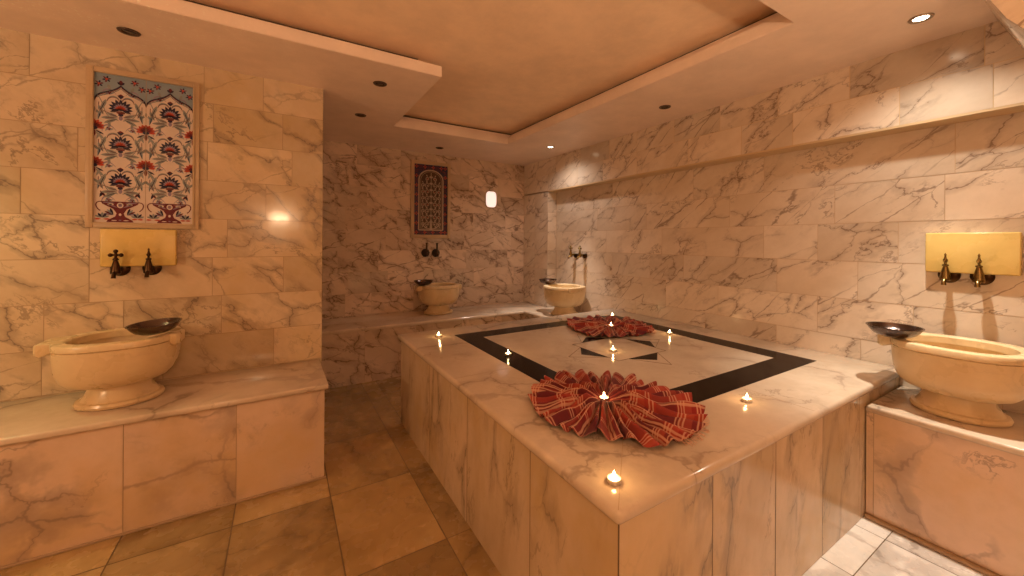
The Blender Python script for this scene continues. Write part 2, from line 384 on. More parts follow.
# L-shaped bench along the back wall and the far end of the right wall
bb = thing('marble_bench', 'marble corner bench along the back wall behind the raised platform', 'bench', (1.8, 4.66, 0))
XB, YB = 2.73, 4.317
bm = bmesh.new()
prism(bm, [(XLW + .001, YB), (XB - .015, YB), (XB - .015, YPB + .03), (XR - .001, YPB + .03), (XR - .001, YST - .003), (XRU - .002, YST - .003), (XRU - .002, YW - .002), (XLW + .001, YW - .002)], ZB - .035, ZB)
bmesh.ops.recalc_face_normals(bm, faces=bm.faces)
es = [e for e in bm.edges if abs(e.verts[0].co.z - e.verts[1].co.z) < 1e-6]
bmesh.ops.bevel(bm, geom=es, offset=.009, segments=3, affect='EDGES')
obj('seat_slab', bm, 'slab', bb, 40, True)
bm = bmesh.new()
prism(bm, [(XLW + .001, YB + .025), (XB + .01, YB + .025), (XB + .01, YPB + .035), (XR - .004, YPB + .035), (XR - .004, YST - .003), (XRU - .004, YST - .003), (XRU - .004, YW - .004), (XLW + .001, YW - .004)], 0, ZB - .036, mi=1)
tiles(bm, [(0, ZB - .036, [XLW, .75, 1.3, 1.85, 2.4, XB + .01])], lambda u, v, d: (u, YB + .025 - d, v), .0015)
tiles(bm, [(0, ZB - .036, [YPB + .035, 3.8, YB + .025])], lambda u, v, d: (XB + .01 - d, u, v), .0015)
obj('front_panel', bm, ['wall_b', 'grout'], bb, False, True)

br = thing('marble_bench', 'marble bench against the right wall beside the platform front', 'bench', (3.0, -.2, 0))
YBR = YPF + .02
bm = bmesh.new(); box(bm, 2.722, XR - .001, YMIN, YBR, ZR - .035, ZR, .011, 3)
obj('seat_slab', bm, 'slab', br, 40, True)
bm = bmesh.new(); box(bm, 2.744, XR - .001, YMIN, YBR, 0, ZR - .036, mi=1)
tiles(bm, [(.02, ZR - .036, [YMIN, -.6, .0, .775, YBR])], lambda u, v, d: (2.744 - d, u, v), .0015)
obj('front_panel', bm, ['front', 'grout'], br, False, True)
bm = bmesh.new(); box(bm, 2.715, 2.742, YMIN, YBR, 0.0008, .022, .008)
obj('skirting', bm, 'grout', br, False, True)

# ------------------------------------------------------------------ platform
pf = thing('marble_platform', 'raised central marble platform with black border inlay and star', 'platform', (2.05, 2.03, 0))
bm = bmesh.new(); box(bm, XPL, XR - .001, YPF, YPB, ZP - .042, ZP, .016, 4)
obj('top_slab', bm, 'slab', pf, 40, True)
XF, YF = XPL + .027, YPF + .025
bm = bmesh.new(); box(bm, XF, XR - .001, YF, YPB - .025, 0, ZP - .043, mi=1)
tiles(bm, [(0, ZP - .043, [XF, 1.313, 1.762, 2.211, 2.66, XR])], lambda u, v, d: (u, YF - d, v), .002)
tiles(bm, [(0, ZP - .043, [YF, 1.285, 1.9, 2.52, YPB - .025])], lambda u, v, d: (XF - d, u, v), .002)
tiles(bm, [(0, ZP - .043, [XF, 1.4, 1.9, 2.4, XB])], lambda u, v, d: (u, YPB - .025 + d, v), .002)
obj('side_panel', bm, ['side', 'grout_dark'], pf, False, True)
BX0, BX1, BY0, BY1, BW = 1.213, 3.006, 1.14, 3.0, .178
bm = bmesh.new(); e = .0012
box(bm, BX0 + BW, BX1 - BW, BY0 + BW, BY1 - BW, ZP - .001, ZP + e)
obj('center_field', bm, 'field', pf, False, True)
bm = bmesh.new()
o4 = [(BX0, BY0), (BX1, BY0), (BX1, BY1), (BX0, BY1)]; i4 = [(BX0 + BW, BY0 + BW), (BX1 - BW, BY0 + BW), (BX1 - BW, BY1 - BW), (BX0 + BW, BY1 - BW)]
for k in range(4): prism(bm, [o4[k], o4[(k + 1) % 4], i4[(k + 1) % 4], i4[k]], ZP - .001, ZP + e)
obj('border_inlay', bm, 'black', pf, False, True)
# star
SX, SY, SH, SA = 2.105, 2.04, .235, .46
zt = ZP + e
bm = bmesh.new(); bj = bmesh.new()
def line(bmx, a, b, w, z0, z1):
    d = (Vector(b) - Vector(a)).normalized(); n = Vector((-d.y, d.x)) * w
    a, b = Vector(a), Vector(b); prism(bmx, [a - n, b - n, b + n, a + n], z0, z1)
for k in range(4):
    c, s = round(math.cos(k * PI / 2)), round(math.sin(k * PI / 2))
    R = lambda p: (SX + p[0] * c - p[1] * s, SY + p[0] * s + p[1] * c)
    prism(bm, [R((SH, -.145)), R((SH + .115, 0)), R((SH, .145))], zt - .001, zt + .0006)
    line(bj, R((SH, -SH)), R((SH, SH)), .0022, zt - .001, zt + .0008)
    line(bj, R((SH, .145)), R((SA, 0)), .0018, zt - .001, zt + .0009); line(bj, R((SH, -.145)), R((SA, 0)), .0018, zt - .001, zt + .0009)
obj('star_inlay', bm, 'black', pf, False, True)
obj('star_outline', bj, 'grout_dark', pf, False, True)
for a, b in (((XPL + .014, YPF + .014), (BX0, BY0)), ((2.1, YPF + .014), (2.1, BY0)), ((XPL + .014, 2.05), (BX0, 2.05)), ((XPL + .014, YPB - .014), (BX0, BY1)), ((XR - .01, YPF + .014), (BX1, BY0))):
    bm = bmesh.new(); line(bm, a, b, .001, ZP - .001, ZP + .0004)
    obj('slab_joint', bm, 'grout', pf, False, True)

# ------------------------------------------------------------------ basins
def sup(a, b, t, e=2.5):
    c, s = math.cos(t), math.sin(t)
    r = (abs(c / a) ** e + abs(s / b) ** e) ** (-1 / e)
    return (r * c, r * s)
def make_basin(label):
    t = thing('marble_basin', label, 'basin', group=None)
    A, B = .250, .245
    bm = bmesh.new()      # foot
    lathe(bm, [(.165, 0), (.178, .006), (.182, .018), (.176, .030), (.160, .035), (.148, .052), (.134, .080), (.124, .102), (.124, .114), (.134, .122)], 48, sy=.92)
    obj('foot', bm, 'basin', t, 35)
    bm = bmesh.new(); N = 64      # bowl: outside up, inside down
    outer = [(.15, .110), (.50, .113), (.66, .119), (.80, .134), (.90, .162), (.96, .205), (.985, .265), (.99, .325)]
    inner = [(.86, .325), (.84, .28), (.78, .235), (.64, .195), (.42, .175), (.2, .168)]
    rings = []
    for f, z in outer + inner:
        rings.append([bm.verts.new((*sup(A * f, B * f, 2 * PI * i / N), z)) for i in range(N)])
    for a, b in zip(rings, rings[1:]):
        for i in range(N): bm.faces.new((a[i], a[(i + 1) % N], b[(i + 1) % N], b[i]))
    bm.faces.new(rings[0][::-1]); bm.faces.new(rings[-1])
    obj('bowl', bm, 'basin', t, 50)
    # rim with a squared lug at each end
    LW, LX = .095, .302
    LUGS = {1: (-.13, .04, .268), -1: (-.095, .095, .302)}      # front edge, back edge, reach
    def radial(a, b, p):
        an = math.atan2(p[1], p[0]); c_, s_ = math.cos(an), math.sin(an)
        r = (abs(c_ / a) ** 2.5 + abs(s_ / b) ** 2.5) ** (-1 / 2.5); return (r * c_, r * s_)
    base = [sup(A, B, i / 96 * 2 * PI) for i in range(96)]
    def lug(sg):
        y0, y1, L = LUGS[sg]
        xb = lambda y: A * (1 - (abs(y) / B) ** 2.5) ** .4
        pts = [(xb(y0) + .002, y0), (L - .012, y0 + .001), (L, y0 + .014), (L, (y0 + y1) / 2), (L, y1 - .014), (L - .012, y1 - .001), (xb(y1) + .002, y1)]
        return pts if sg > 0 else [(-x, y) for x, y in pts[::-1]]
    inl = lambda p: LUGS[1 if p[0] > 0 else -1][0] - .004 < p[1] < LUGS[1 if p[0] > 0 else -1][1] + .004 and abs(p[0]) > .1
    keep = [p for p in base if not inl(p)]
    loop = sorted(keep + lug(1) + lug(-1), key=lambda p: math.atan2(p[1], p[0]))
    islug = [math.hypot(*p) > math.hypot(*radial(A, B, p)) + .006 for p in loop]
    bm = bmesh.new()
    z0, z1 = .322, .365
    def ring(pts, z, drop=0): return [bm.verts.new((x, y, z - (drop if k else 0))) for (x, y), k in zip(pts, islug)]
    def off(p, d):
        l = math.hypot(*p); return (p[0] * (l - d) / l, p[1] * (l - d) / l)
    def tsup(a, b, p):
        an = math.atan2(p[1], p[0]); c_, s_ = math.cos(an), math.sin(an)
        r = (abs(c_ / a) ** 2.3 + abs(s_ / b) ** 2.3) ** (-1 / 2.3); return (r * c_, r * s_)
    inn = [tsup(A * .80, B * .78, p) for p in loop]
    inn2 = [tsup(A * .84, B * .82, p) for p in loop]
    rs = [ring(inn, z0), ring([off(p, .012) for p in loop], z0, .022), ring(loop, z0 + .010, .022), ring(loop, z1 - .010), ring([off(p, .004) for p in loop], z1 - .003), ring([off(p, .012) for p in loop], z1), ring(inn2, z1), ring(inn, z1 - .008)]
    n = len(loop)
    for a, b in zip(rs, rs[1:] + rs[:1]):
        for i in range(n): bm.faces.new((a[i], a[(i + 1) % n], b[(i + 1) % n], b[i]))
    obj('rim', bm, 'basin', t, 30)
    return t
b1 = make_basin('honey marble basin on the left bench below the floral tile panel')
b1.location = (-.765, 3.035, ZL)
b2 = dup(b1, (3.02, .515, ZR), -PI / 2, 'honey marble basin on the right bench, cut by the right edge')
b3 = dup(b1, (1.70, 4.74, ZB), 0, 'small distant marble basin at the back wall below the dark arched tile panel')
b4 = dup(b1, (3.02, 3.84, ZB), -PI / 2, 'brightly lit marble basin in the far right corner behind the platform')
for b in (b1, b2, b3, b4): b['group'] = 'marble wash basins'

def make_mbowl(label):
    bm = bmesh.new()
    lathe(bm, [(.030, .0), (.060, .003), (.088, .017), (.106, .038), (.114, .054), (.120, .056), (.120, .059), (.112, .058), (.104, .040), (.086, .020), (.058, .007), (.02, .005)], 48)
    o = obj('metal_bowl', bm, 'pewter', None, 35); return tag(o, label, 'bowl', 'metal washing bowls')
k1 = make_mbowl('dark metal bowl tilted on the right end of the left basin')
k1.location = (-.612, 2.975, ZL + .368); k1.rotation_euler = (math.radians(2), math.radians(-4), 0)
def mb(loc, rot, label):
    o = k1.copy(); COL.objects.link(o); o.location = loc; o.rotation_euler = rot; o['label'] = label; return o
mb((2.90, .735, ZR + .368), (0, 0, 1), 'dark metal bowl on the basin beside the right wall')
mb((1.49, 4.70, ZB + .367), (0, 0, 2), 'small dark metal bowl on the back wall basin')
mb((2.95, 4.10, ZB + .367), (0, 0, .5), 'small dark metal bowl on the brightly lit far corner basin')

# ------------------------------------------------------------------ taps
def tap_block(label, loc, rz, w):
    t = bmesh.new(); box(t, -w / 2, w / 2, -.045, -.0015, -.115, .115, .008, 3)
    o = obj('tap_block', t, 'block', None, 35); o.location = loc; o.rotation_euler = (0, 0, rz)
    return tag(o, label, 'tap mounting block', 'yellow marble tap blocks')
tap_block('yellow marble block behind the two taps on the left wall', (-.752, YLW, 1.448), 0, .345)
tap_block('yellow marble block behind the two taps on the right wall', (XR, .515, 1.452), -PI / 2, .352)

def make_tap(label, kind, dist=.085, mat='brass'):
    """wall plane at local y = 0, room towards -y, tap axis origin at the rosette centre"""
    t = thing('brass_tap', label, 'tap', group=None)
    bm = bmesh.new(); lathe(bm, [(.046, 0), (.046, .006), (.036, .016), (.018, .020)], 32)
    bmesh.ops.rotate(bm, verts=bm.verts, cent=(0, 0, 0), matrix=Matrix.Rotation(PI / 2, 3, 'X'))
    bmesh.ops.bisect_plane(bm, geom=bm.verts[:] + bm.edges[:] + bm.faces[:], plane_co=(0, 0, .0125), plane_no=(0, 0, 1), clear_outer=True)
    bmesh.ops.holes_fill(bm, edges=[e for e in bm.edges if e.is_boundary])
    obj('rosette', bm, 'bronze', t, 35)
    y = -dist
    bm = bmesh.new(); tube(bm, [(0, -.012, 0), (0, y + .01, 0)], .012)
    lathe(bm, [(.018, -.030), (.024, -.026), (.024, -.012), (.021, .0), (.020, .012), (.014, .038), (.010, .052), (.014, .056), (.014, .062), (.008, .066)], 24, cy=y)
    obj('body', bm, mat, t, 40)
    bm = bmesh.new(); tube(bm, [(0, y, -.018), (0, y - .022, -.022), (0, y - .034, -.036), (0, y - .036, -.052)], [.011, .011, .010, .0115])
    obj('spout', bm, mat, t, 40)
    bm = bmesh.new()
    tube(bm, [(0, y, .06), (0, y, .078)], .006)
    if kind == 'cross':
        for k in range(4):
            a = k * PI / 2
            c, s = math.cos(a), math.sin(a)
            tube(bm, [(0, y, .085), (.02 * c, y, .085 + .02 * s)], .0068, 8)
            bmesh.ops.create_uvsphere(bm, u_segments=12, v_segments=8, radius=.0115, matrix=Matrix.Translation((.023 * c, y, .085 + .023 * s)))
        bmesh.ops.create_uvsphere(bm, u_segments=12, v_segments=8, radius=.010, matrix=Matrix.Translation((0, y, .085)))
    else:
        lathe(bm, [(.004, .075), (.010, .080), (.011, .088), (.006, .098), (.004, .112), (.0055, .118), (.001, .128)], 16, cy=y)
        tube(bm, [(0, y - .026, .084), (0, y + .026, .084)], .005, 8)
    obj('handle', bm, mat, t, 40)
    return t
tl = make_tap('cross-handled bronze tap on the left wall, left one of its pair', 'cross', mat='bronze'); tl.location = (-.845, YLW, 1.3195)
tp = make_tap('pointed bronze tap on the left wall, right one of its pair', 'point', mat='bronze'); tp.location = (-.70, YLW, 1.3195)
tr = make_tap('pointed brass tap on the right wall, left one of its pair', 'point'); tr.location = (XR, .60, 1.3225); tr.rotation_euler = (0, 0, -PI / 2)
dup(tr, (XR, .475, 1.3225), -PI / 2, 'pointed brass tap on the right wall, right one of its pair')
tq = make_tap('small brass tap above the brightly lit corner basin, left one of two', 'cross'); tq.location = (XR, 3.96, 1.335); tq.rotation_euler = (0, 0, -PI / 2)
dup(tq, (XR, 3.78, 1.335), -PI / 2, 'small brass tap above the brightly lit corner basin, right one of two')
def make_dark(label):
    t = thing('wall_tap', label, 'tap')
    bm = bmesh.new(); lathe(bm, [(.055, 0), (.055, .008), (.048, .02), (.03, .03), (.024, .05), (.028, .06), (.02, .066)], 32)
    bmesh.ops.rotate(bm, verts=bm.verts, cent=(0, 0, 0), matrix=Matrix.Rotation(PI / 2, 3, 'X')); obj('rosette', bm, 'lens_off', t, 35)
    bm = bmesh.new(); tube(bm, [(0, -.05, 0), (.0, -.075, -.01), (0, -.085, -.045)], [.015, .014, .013]); obj('spout', bm, 'bronze', t, 35)
    bm = bmesh.new(); tube(bm, [(0, -.055, .01), (0, -.055, .07), (0, -.055, .13)], [.009, .011, .013]); tube(bm, [(-.015, -.055, .128), (.015, -.055, .128)], .007); obj('handle', bm, 'bronze', t, 35)
    return t
d1 = make_dark('dark wall tap on the back wall, left one of the pair'); d1.location = (1.612, YW, 1.345)
dup(d1, (1.752, YW, 1.340), 0, 'dark wall tap on the back wall, right one of the pair')

# ------------------------------------------------------------------ tile pictures
class Art:
    """paints flat shapes on a wall panel: u to the right, v up, each layer a hair proud of the last"""
    def __init__(s, w, h, mats): s.bm = bmesh.new(); s.mats = mats; s.k = 0; s.w = w; s.h = h
    def poly(s, pts, m, lay):
        pts = [(min(max(u, 0), s.w), min(max(v, 0), s.h)) for u, v in pts]
        q = []
        for p in pts:
            if not q or math.hypot(p[0] - q[-1][0], p[1] - q[-1][1]) > 1e-5: q.append(p)
        if len(q) < 3: return
        if abs(sum(q[i][0] * q[(i + 1) % len(q)][1] - q[(i + 1) % len(q)][0] * q[i][1] for i in range(len(q)))) < 1e-8: return
        try:
            f = s.bm.faces.new([s.bm.verts.new((u, -.0006 - lay * .0003, v)) for u, v in q]); f.material_index = s.mats.index(m)
        except ValueError: pass
    def ell(s, u, v, a, b, m, lay, rot=0, n=12):
        c, d = math.cos(rot), math.sin(rot)
        s.poly([(u + a * math.cos(2 * PI * i / n) * c - b * math.sin(2 * PI * i / n) * d, v + a * math.cos(2 * PI * i / n) * d + b * math.sin(2 * PI * i / n) * c) for i in range(n)], m, lay)
    def petal(s, u, v, ang, l, w, m, lay):
        c, d = math.cos(ang), math.sin(ang)
        pr = [(0, 0), (.35, .42), (.65, .5), (.85, .3), (1, 0), (.85, -.3), (.65, -.5), (.35, -.42)]
        s.poly([(u + x * l * c - y * w * d, v + x * l * d + y * w * c) for x, y in pr], m, lay)
    def stroke(s, pts, w, m, lay, taper=False):
        P = [Vector(p) for p in pts]; n = len(P)
        for i in range(n - 1):
            d = (P[i + 1] - P[i]); 
            if d.length < 1e-6: continue
            d.normalize(); nn = Vector((-d.y, d.x))
            w0 = w * (math.sin(PI * (i + .15) / (n - .7)) if taper else 1); w1 = w * (math.sin(PI * (i + 1.15) / (n - .7)) if taper else 1)
            w0, w1 = max(w0, w * .15), max(w1, w * .15)
            s.poly([P[i] - nn * w0, P[i + 1] - nn * w1, P[i + 1] + nn * w1, P[i] + nn * w0], m, lay)
def bez(a, b, c, d, n=10):
    r = []
    for i in range(n + 1):
        t = i / n; k = 1 - t
        r.append(tuple(k ** 3 * a[j] + 3 * k * k * t * b[j] + 3 * k * t * t * c[j] + t ** 3 * d[j] for j in (0, 1)))
    return r

def panel(name, label, loc, W, H, fr, art, mats):
    t = thing(name, label, 'tile panel', loc)
    bm = bmesh.new()
    for x0, x1, z0, z1 in ((-fr, 0, -fr, H + fr), (W, W + fr, -fr, H + fr), (0, W, -fr, 0), (0, W, H, H + fr)): box(bm, x0, x1, -.018, -.001, z0, z1, .004, 2)
    for x0, x1, z0, z1 in ((-.011, 0, -.011, H + .011), (W, W + .011, -.011, H + .011), (0, W, -.011, 0), (0, W, H, H + .011)): box(bm, x0, x1, -.024, -.0175, z0, z1, .002, 1)
    obj('frame', bm, 'frame', t, 35)
    bm = art.bm; box(bm, 0, W, -.0004, .001, 0, H, mi=0)
    bmesh.ops.translate(bm, verts=bm.verts, vec=(0, -.006, 0))
    for f in bm.faces:
        f.normal_update()
        if abs(f.normal.y) > .9 and f.normal.y > 0 and f.calc_center_median().y < -.0063: f.normal_flip()
    obj('painted_tiles', bm, mats, t, recalc=False)
    return t

W1, H1 = .457, .90
mats1 = ['t_white', 't_blue', 't_navy', 't_red', 't_wine', 't_green', 't_lilac', 'grout']
A = Art(W1, H1, mats1); cw = W1 / 2
for c in (0, 1):
    u0 = c * cw; uc = u0 + cw / 2
    arch = bez((u0, .735), (u0 + .012, .80), (uc - .05, .775), (uc, .838)) + bez((uc, .838), (uc + .05, .775), (u0 + cw - .012, .80), (u0 + cw, .735))
    A.poly(arch + [(u0 + cw, H1), (u0, H1)], 't_blue', 1)
    A.stroke(arch, .0035, 't_navy', 3)
    A.stroke([(x, y - .007) for x, y in arch], .0018, 't_wine', 3)
    A.stroke([(x, y - .015 ) for x, y in arch[2:-2]], .0025, 't_green', 2)
    A.petal(uc, .838, PI / 2, .035, .018, 't_wine', 4); A.petal(uc, .842, PI / 2 + .7, .024, .012, 't_navy', 4); A.petal(uc, .842, PI / 2 - .7, .024, .012, 't_navy', 4)
    for du, dv in ((-.062, .868), (.062, .868), (-.095, .835), (.095, .835)):
        for k in range(6): A.petal(uc + du, dv, k * PI / 3 + .3, .021, .009, ('t_wine', 't_navy')[k % 2], 3)
        A.ell(uc + du, dv, .006, .006, 't_red', 4)
    for fi, fv in enumerate((.695, .470, .245)):
        # palmette
        for k in range(11):
            an = -.45 + k * (PI + .9) / 10
            A.petal(uc, fv, an, .055 + .006 * math.sin(an), .017, 't_navy', 5)
        for k in range(9): A.petal(uc, fv + .001, k * PI / 8, .034, .011, 't_lilac', 6)
        for k in range(7): A.petal(uc, fv - .002, .1 + k * (PI - .2) / 6, .026, .009, 't_red', 7)
        A.ell(uc, fv - .004, .030, .006, 't_navy', 7); A.ell(uc, fv - .022, .020, .010, 't_wine', 6); A.ell(uc, fv - .036, .012, .008, 't_navy', 6)
        # bud above
        if fi < 3:
            A.petal(uc, fv + .062, PI / 2, .03, .026, 't_wine', 6); A.poly([(uc - .017, fv + .082), (uc + .017, fv + .082), (uc, fv + .062)], 't_navy', 7)
            for sg in (-1, 1):
                A.stroke(bez((uc + sg * .006, fv + .055), (uc + sg * .02, fv + .085), (uc + sg * .055, fv + .075), (uc + sg * .060, fv + .045)), .0042, 't_green', 4, True)
                A.stroke(bez((uc + sg * .006, fv + .05), (uc + sg * .02, fv + .08), (uc + sg * .055, fv + .07), (uc + sg * .060, fv + .04)), .0016, 't_wine', 5)
        A.ell(uc, fv - .055, .009, .014, 't_lilac', 4)
        for sg in (-1, 1):
            for q, (du, dv, an, ln) in enumerate(((.012, -.055, -.1, .075), (.012, -.06, -.5, .07), (.01, -.05, .35, .055), (.088, -.02, 1.9, .075), (.075, -.045, 1.2, .06))):
                a2 = an if sg > 0 else PI - an
                A.petal(uc + sg * du, fv + dv, a2, ln, .019, 't_green', 4); A.petal(uc + sg * du, fv + dv, a2, ln * .8, .004, ('t_wine', 't_navy')[q % 2], 5)
            A.stroke(bez((uc + sg * .01, fv - .07), (uc + sg * .09, fv - .06), (uc + sg * .06, fv + .02), (uc + sg * .105, fv + .075)), .0022, 't_green', 3)
            A.stroke(bez((uc + sg * .02, fv - .04), (uc + sg * .07, fv - .02), (uc + sg * .10, fv - .03), (uc + sg * .095, fv + .03)), .0016, 't_wine', 3)
    for fv in (.80, .582, .357, .15):
        for sg in (-1, 1):
            A.stroke(bez((uc + sg * .02, fv - .02), (uc + sg * .05, fv + .03), (uc + sg * .085, fv + .01), (uc + sg * .08, fv - .035)), .004, 't_lilac', 2, True)
            A.petal(uc + sg * .045, fv, PI / 2 - sg * .3, .04, .014, 't_green', 2); A.petal(uc + sg * .068, fv - .03, PI / 2 + sg * .5, .045, .013, 't_blue', 2)
            A.petal(uc + sg * .030, fv - .01, -.4 if sg > 0 else PI + .4, .03, .011, 't_blue', 2)
            for k in range(5): A.petal(uc + sg * .052, fv - .012, k * 1.257, .012, .007, ('t_wine', 't_lilac')[k % 2], 3)
    for yy in (.62, .40, .20):
        for sg in (-1, 1):
            A.petal(uc + sg * .100, yy, PI / 2 + sg * .25, .07, .016, 't_blue', 2); A.petal(uc + sg * .098, yy - .005, PI / 2 + sg * .2, .055, .005, 't_navy', 3)
            A.petal(uc + sg * .085, yy + .03, PI / 2 - sg * .8, .05, .014, 't_green', 2)
    # vase
    A.poly([(uc - .085, .128), (uc + .085, .128), (uc + .078, .112), (uc + .03, .082), (uc + .016, .055), (uc + .022, .036), (uc + .055, .014), (uc + .06, .002), (uc - .06, .002), (uc - .055, .014), (uc - .022, .036), (uc - .016, .055), (uc - .03, .082), (uc - .078, .112)], 't_wine', 5)
    for du, dv, a, b, m in ((-.042, .11, .014, .007, 't_white'), (.042, .11, .014, .007, 't_white'), (0, .105, .015, .017, 't_white'), (0, .105, .009, .011, 't_lilac'), (0, .108, .005, .006, 't_red'), (-.042, .11, .007, .003, 't_lilac'), (.042, .11, .007, .003, 't_lilac'), (0, .048, .006, .008, 't_white'), (-.026, .012, .012, .003, 't_white'), (.026, .012, .012, .003, 't_white'), (0, .014, .006, .003, 't_lilac')):
        A.ell(uc + du, dv, a, b, m, 6 if a > .009 or b < .004 else 7)
    for sg in (-1, 1):
        A.stroke(bez((uc + sg * .08, .125), (uc + sg * .112, .13), (uc + sg * .112, .09), (uc + sg * .086, .07)), .0028, 't_wine', 5)
        for k in range(5): A.petal(uc + sg * .078, .028, .35 + k * .6, .033, .012, ('t_green', 't_navy')[k % 2], 5)
        for k in range(4): A.petal(uc + sg * .030, .045, (.2 + k * .35) if sg > 0 else PI - (.2 + k * .35), .045, .011, ('t_lilac', 't_wine', 't_blue', 't_navy')[k], 4)
        A.petal(uc + sg * .02, .118, (0.05 if sg > 0 else PI - .05), .06, .006, 't_lilac', 6); A.petal(uc + sg * .012, .09, (.5 if sg > 0 else PI - .5), .05, .008, 't_lilac', 6)
        A.petal(uc + sg * .09, .15, PI / 2 + sg * .4, .045, .014, 't_navy', 3); A.petal(uc + sg * .06, .15, PI / 2 - sg * .6, .05, .012, 't_wine', 3)
        A.petal(uc + sg * .075, .02, 0, .03, .01, 't_red', 6); A.petal(uc + sg * .082, .02, PI, .03, .01, 't_red', 6)
for ub in (0, cw, W1):
    for cv in (.575, .352):
        for k in range(9):
            an = -.15 + k * (PI + .3) / 8
            A.petal(ub, cv, an, .046, .018, 't_red', 6)
        for k in range(5): A.petal(ub, cv, .4 + k * (PI - .8) / 4, .024, .008, 't_wine', 7)
        A.ell(ub, cv - .008, .016, .011, 't_navy', 7); A.petal(ub, cv - .01, -PI / 2, .05, .014, 't_wine', 5)
        for sg in (-1, 1):
            A.petal(ub + sg * .006, cv - .03, -PI / 2 + sg * .7, .055, .014, 't_green', 5); A.petal(ub + sg * .004, cv - .02, -PI / 2 + sg * 1.0, .045, .010, 't_navy', 5)
            A.petal(ub + sg * .01, cv - .075, PI / 2 - sg * .35, .05, .012, 't_green', 4)
    A.petal(ub, .655, PI / 2, .05, .022, 't_white', 6); A.petal(ub, .66, PI / 2, .035, .01, 't_green', 7)
A.poly([(cw - .0012, 0), (cw + .0012, 0), (cw + .0012, H1), (cw - .0012, H1)], 'grout', 8)
for k in range(1, 4): A.poly([(0, H1 * k / 4 - .0006), (W1, H1 * k / 4 - .0006), (W1, H1 * k / 4 + .0006), (0, H1 * k / 4 + .0006)], 'grout', 8)
panel('tile_panel', 'framed floral tile panel with vases and blue top on the left wall', (-.961, YLW, 1.602), W1, H1, .034, A, mats1)

W2, H2 = .452, .925
mats2 = ['t_navy', 't_wine', 't_brown', 't_cream', 't_lilac', 't_red']
B = Art(W2, H2, mats2)
bd = .062
n = 0
for k in range(15):
    for u in (.031, W2 - .031):
        v = .03 + k * (H2 - .06) / 14
        for q in range(4): B.petal(u, v, q * PI / 2 + (k % 2) * PI / 4, .028, .016, 't_wine' if k % 2 else 't_red', 1)
        B.ell(u, v, .007, .007, 't_navy', 2)
for k in range(1, 7):
    for v in (.031, H2 - .031):
        u = .031 + k * (W2 - .062) / 7
        for q in range(4): B.petal(u, v, q * PI / 2 + (k % 2) * PI / 4, .028, .016, 't_wine' if k % 2 else 't_red', 1)
        B.ell(u, v, .007, .007, 't_navy', 2)
um = W2 / 2; hw = W2 / 2 - bd; sp = H2 - bd - hw * .85
archp = [(um - hw, bd)] + [(um - hw, bd + (sp - bd) * i / 6) for i in range(1, 6)] + [(um + hw * math.cos(PI - PI * i / 20), sp + hw * .8 * math.sin(PI * i / 20)) for i in range(21)] + [(um + hw, bd + (sp - bd) * i / 6) for i in range(5, -1, -1)]
B.poly(archp, 't_brown', 2)
B.stroke(archp + [archp[0]], .008, 't_cream', 4)
ar2 = [(um + (u - um) * .86, bd + .02 + (v - bd) * .95) for u, v in archp]
B.stroke(ar2 + [ar2[0]], .0022, 't_cream', 4)
for sg in (-1, 1):
    for k in range(5):
        B.petal(um + sg * (hw - .01 - k * .03), H2 - bd - .01 - (4 - k) * .004 - .02 * (k > 2) * 0, PI / 2 - sg * (.8), .03, .012, 't_wine', 3)
def spiral(u, v, r, sg, turns=1.25, n=18): return [(u + sg * r * (1 - i / n * .75) * math.cos(-PI / 2 + i / n * turns * 2 * PI), v + r * (1 - i / n * .75) * math.sin(-PI / 2 + i / n * turns * 2 * PI)) for i in range(n + 1)]
for k in range(8):
    v = bd + .08 + k * .085
    for sg in (-1, 1):
        r = .036 if v < sp else .028
        for du, rr in ((.048, r), (.105, r * .8)):
            if v > sp and du > .09: continue
            B.stroke(spiral(um + sg * du, v, rr, sg), .0042, 't_cream', 4)
            B.petal(um + sg * du, v + .028, PI / 2 - sg * .6, .032, .014, 't_cream', 5); B.petal(um + sg * du, v - .03, -PI / 2 + sg * .9, .03, .012, 't_cream', 5)
            B.ell(um + sg * du, v, .007, .007, 't_red' if k % 2 else 't_cream', 6)
    for q in range(5): B.petal(um, v + .01, PI / 2 - .9 + q * .45, .036, .012, 't_cream', 5)
B.stroke([(um, bd), (um, sp + hw * .6)], .004, 't_cream', 4)
for q in (-1, 1):
    B.stroke(bez((um, bd + .01), (um + q * .05, bd + .02), (um + q * .11, bd + .03), (um + q * .12, bd + .11)), .007, 't_cream', 4, True)
B.poly([(um - .018, bd), (um + .018, bd), (um + .010, bd + .14), (um - .010, bd + .14)], 't_cream', 5)
panel('tile_panel', 'narrow dark tile panel with cream arch on the back wall', (1.456, YW, 1.585), W2, H2, .045, B, mats2)

# ------------------------------------------------------------------ downlights
def downlight(loc, on, label):
    t = thing('ceiling_downlight', label, 'ceiling light', loc, 0, 'recessed ceiling spots')
    bm = bmesh.new(); lathe(bm, [(.030, -.0015), (.034, -.006), (.046, -.006), (.049, -.001), (.046, .0), (.030, .0), (.030, -.0015)], 40, cap0=False, cap1=False)
    obj('ring', bm, 'ring_lit' if on else 'ring', t, 30)
    bm = bmesh.new(); lathe(bm, [(.030, -.0006), (.026, -.0022), (.014, -.0036), (.003, -.004)], 32)
    obj('lens', bm, 'lens_on' if on else 'lens_off', t, 30)
    return t
zc = ZC - .0005
downlight((-.733, 2.99, zc), 0, 'unlit dark ceiling spot above the floral tile panel on the left')
downlight((.608, 2.975, zc), 0, 'unlit ceiling spot near the stepped corner of the soffit, the nearer of two')
downlight((.61, 3.815, zc), 0, 'unlit ceiling spot in the soffit by the left wall end, the farther of two')
downlight((1.658, 4.619, zc), 0, 'unlit ceiling spot in the soffit above the back wall tile panel')
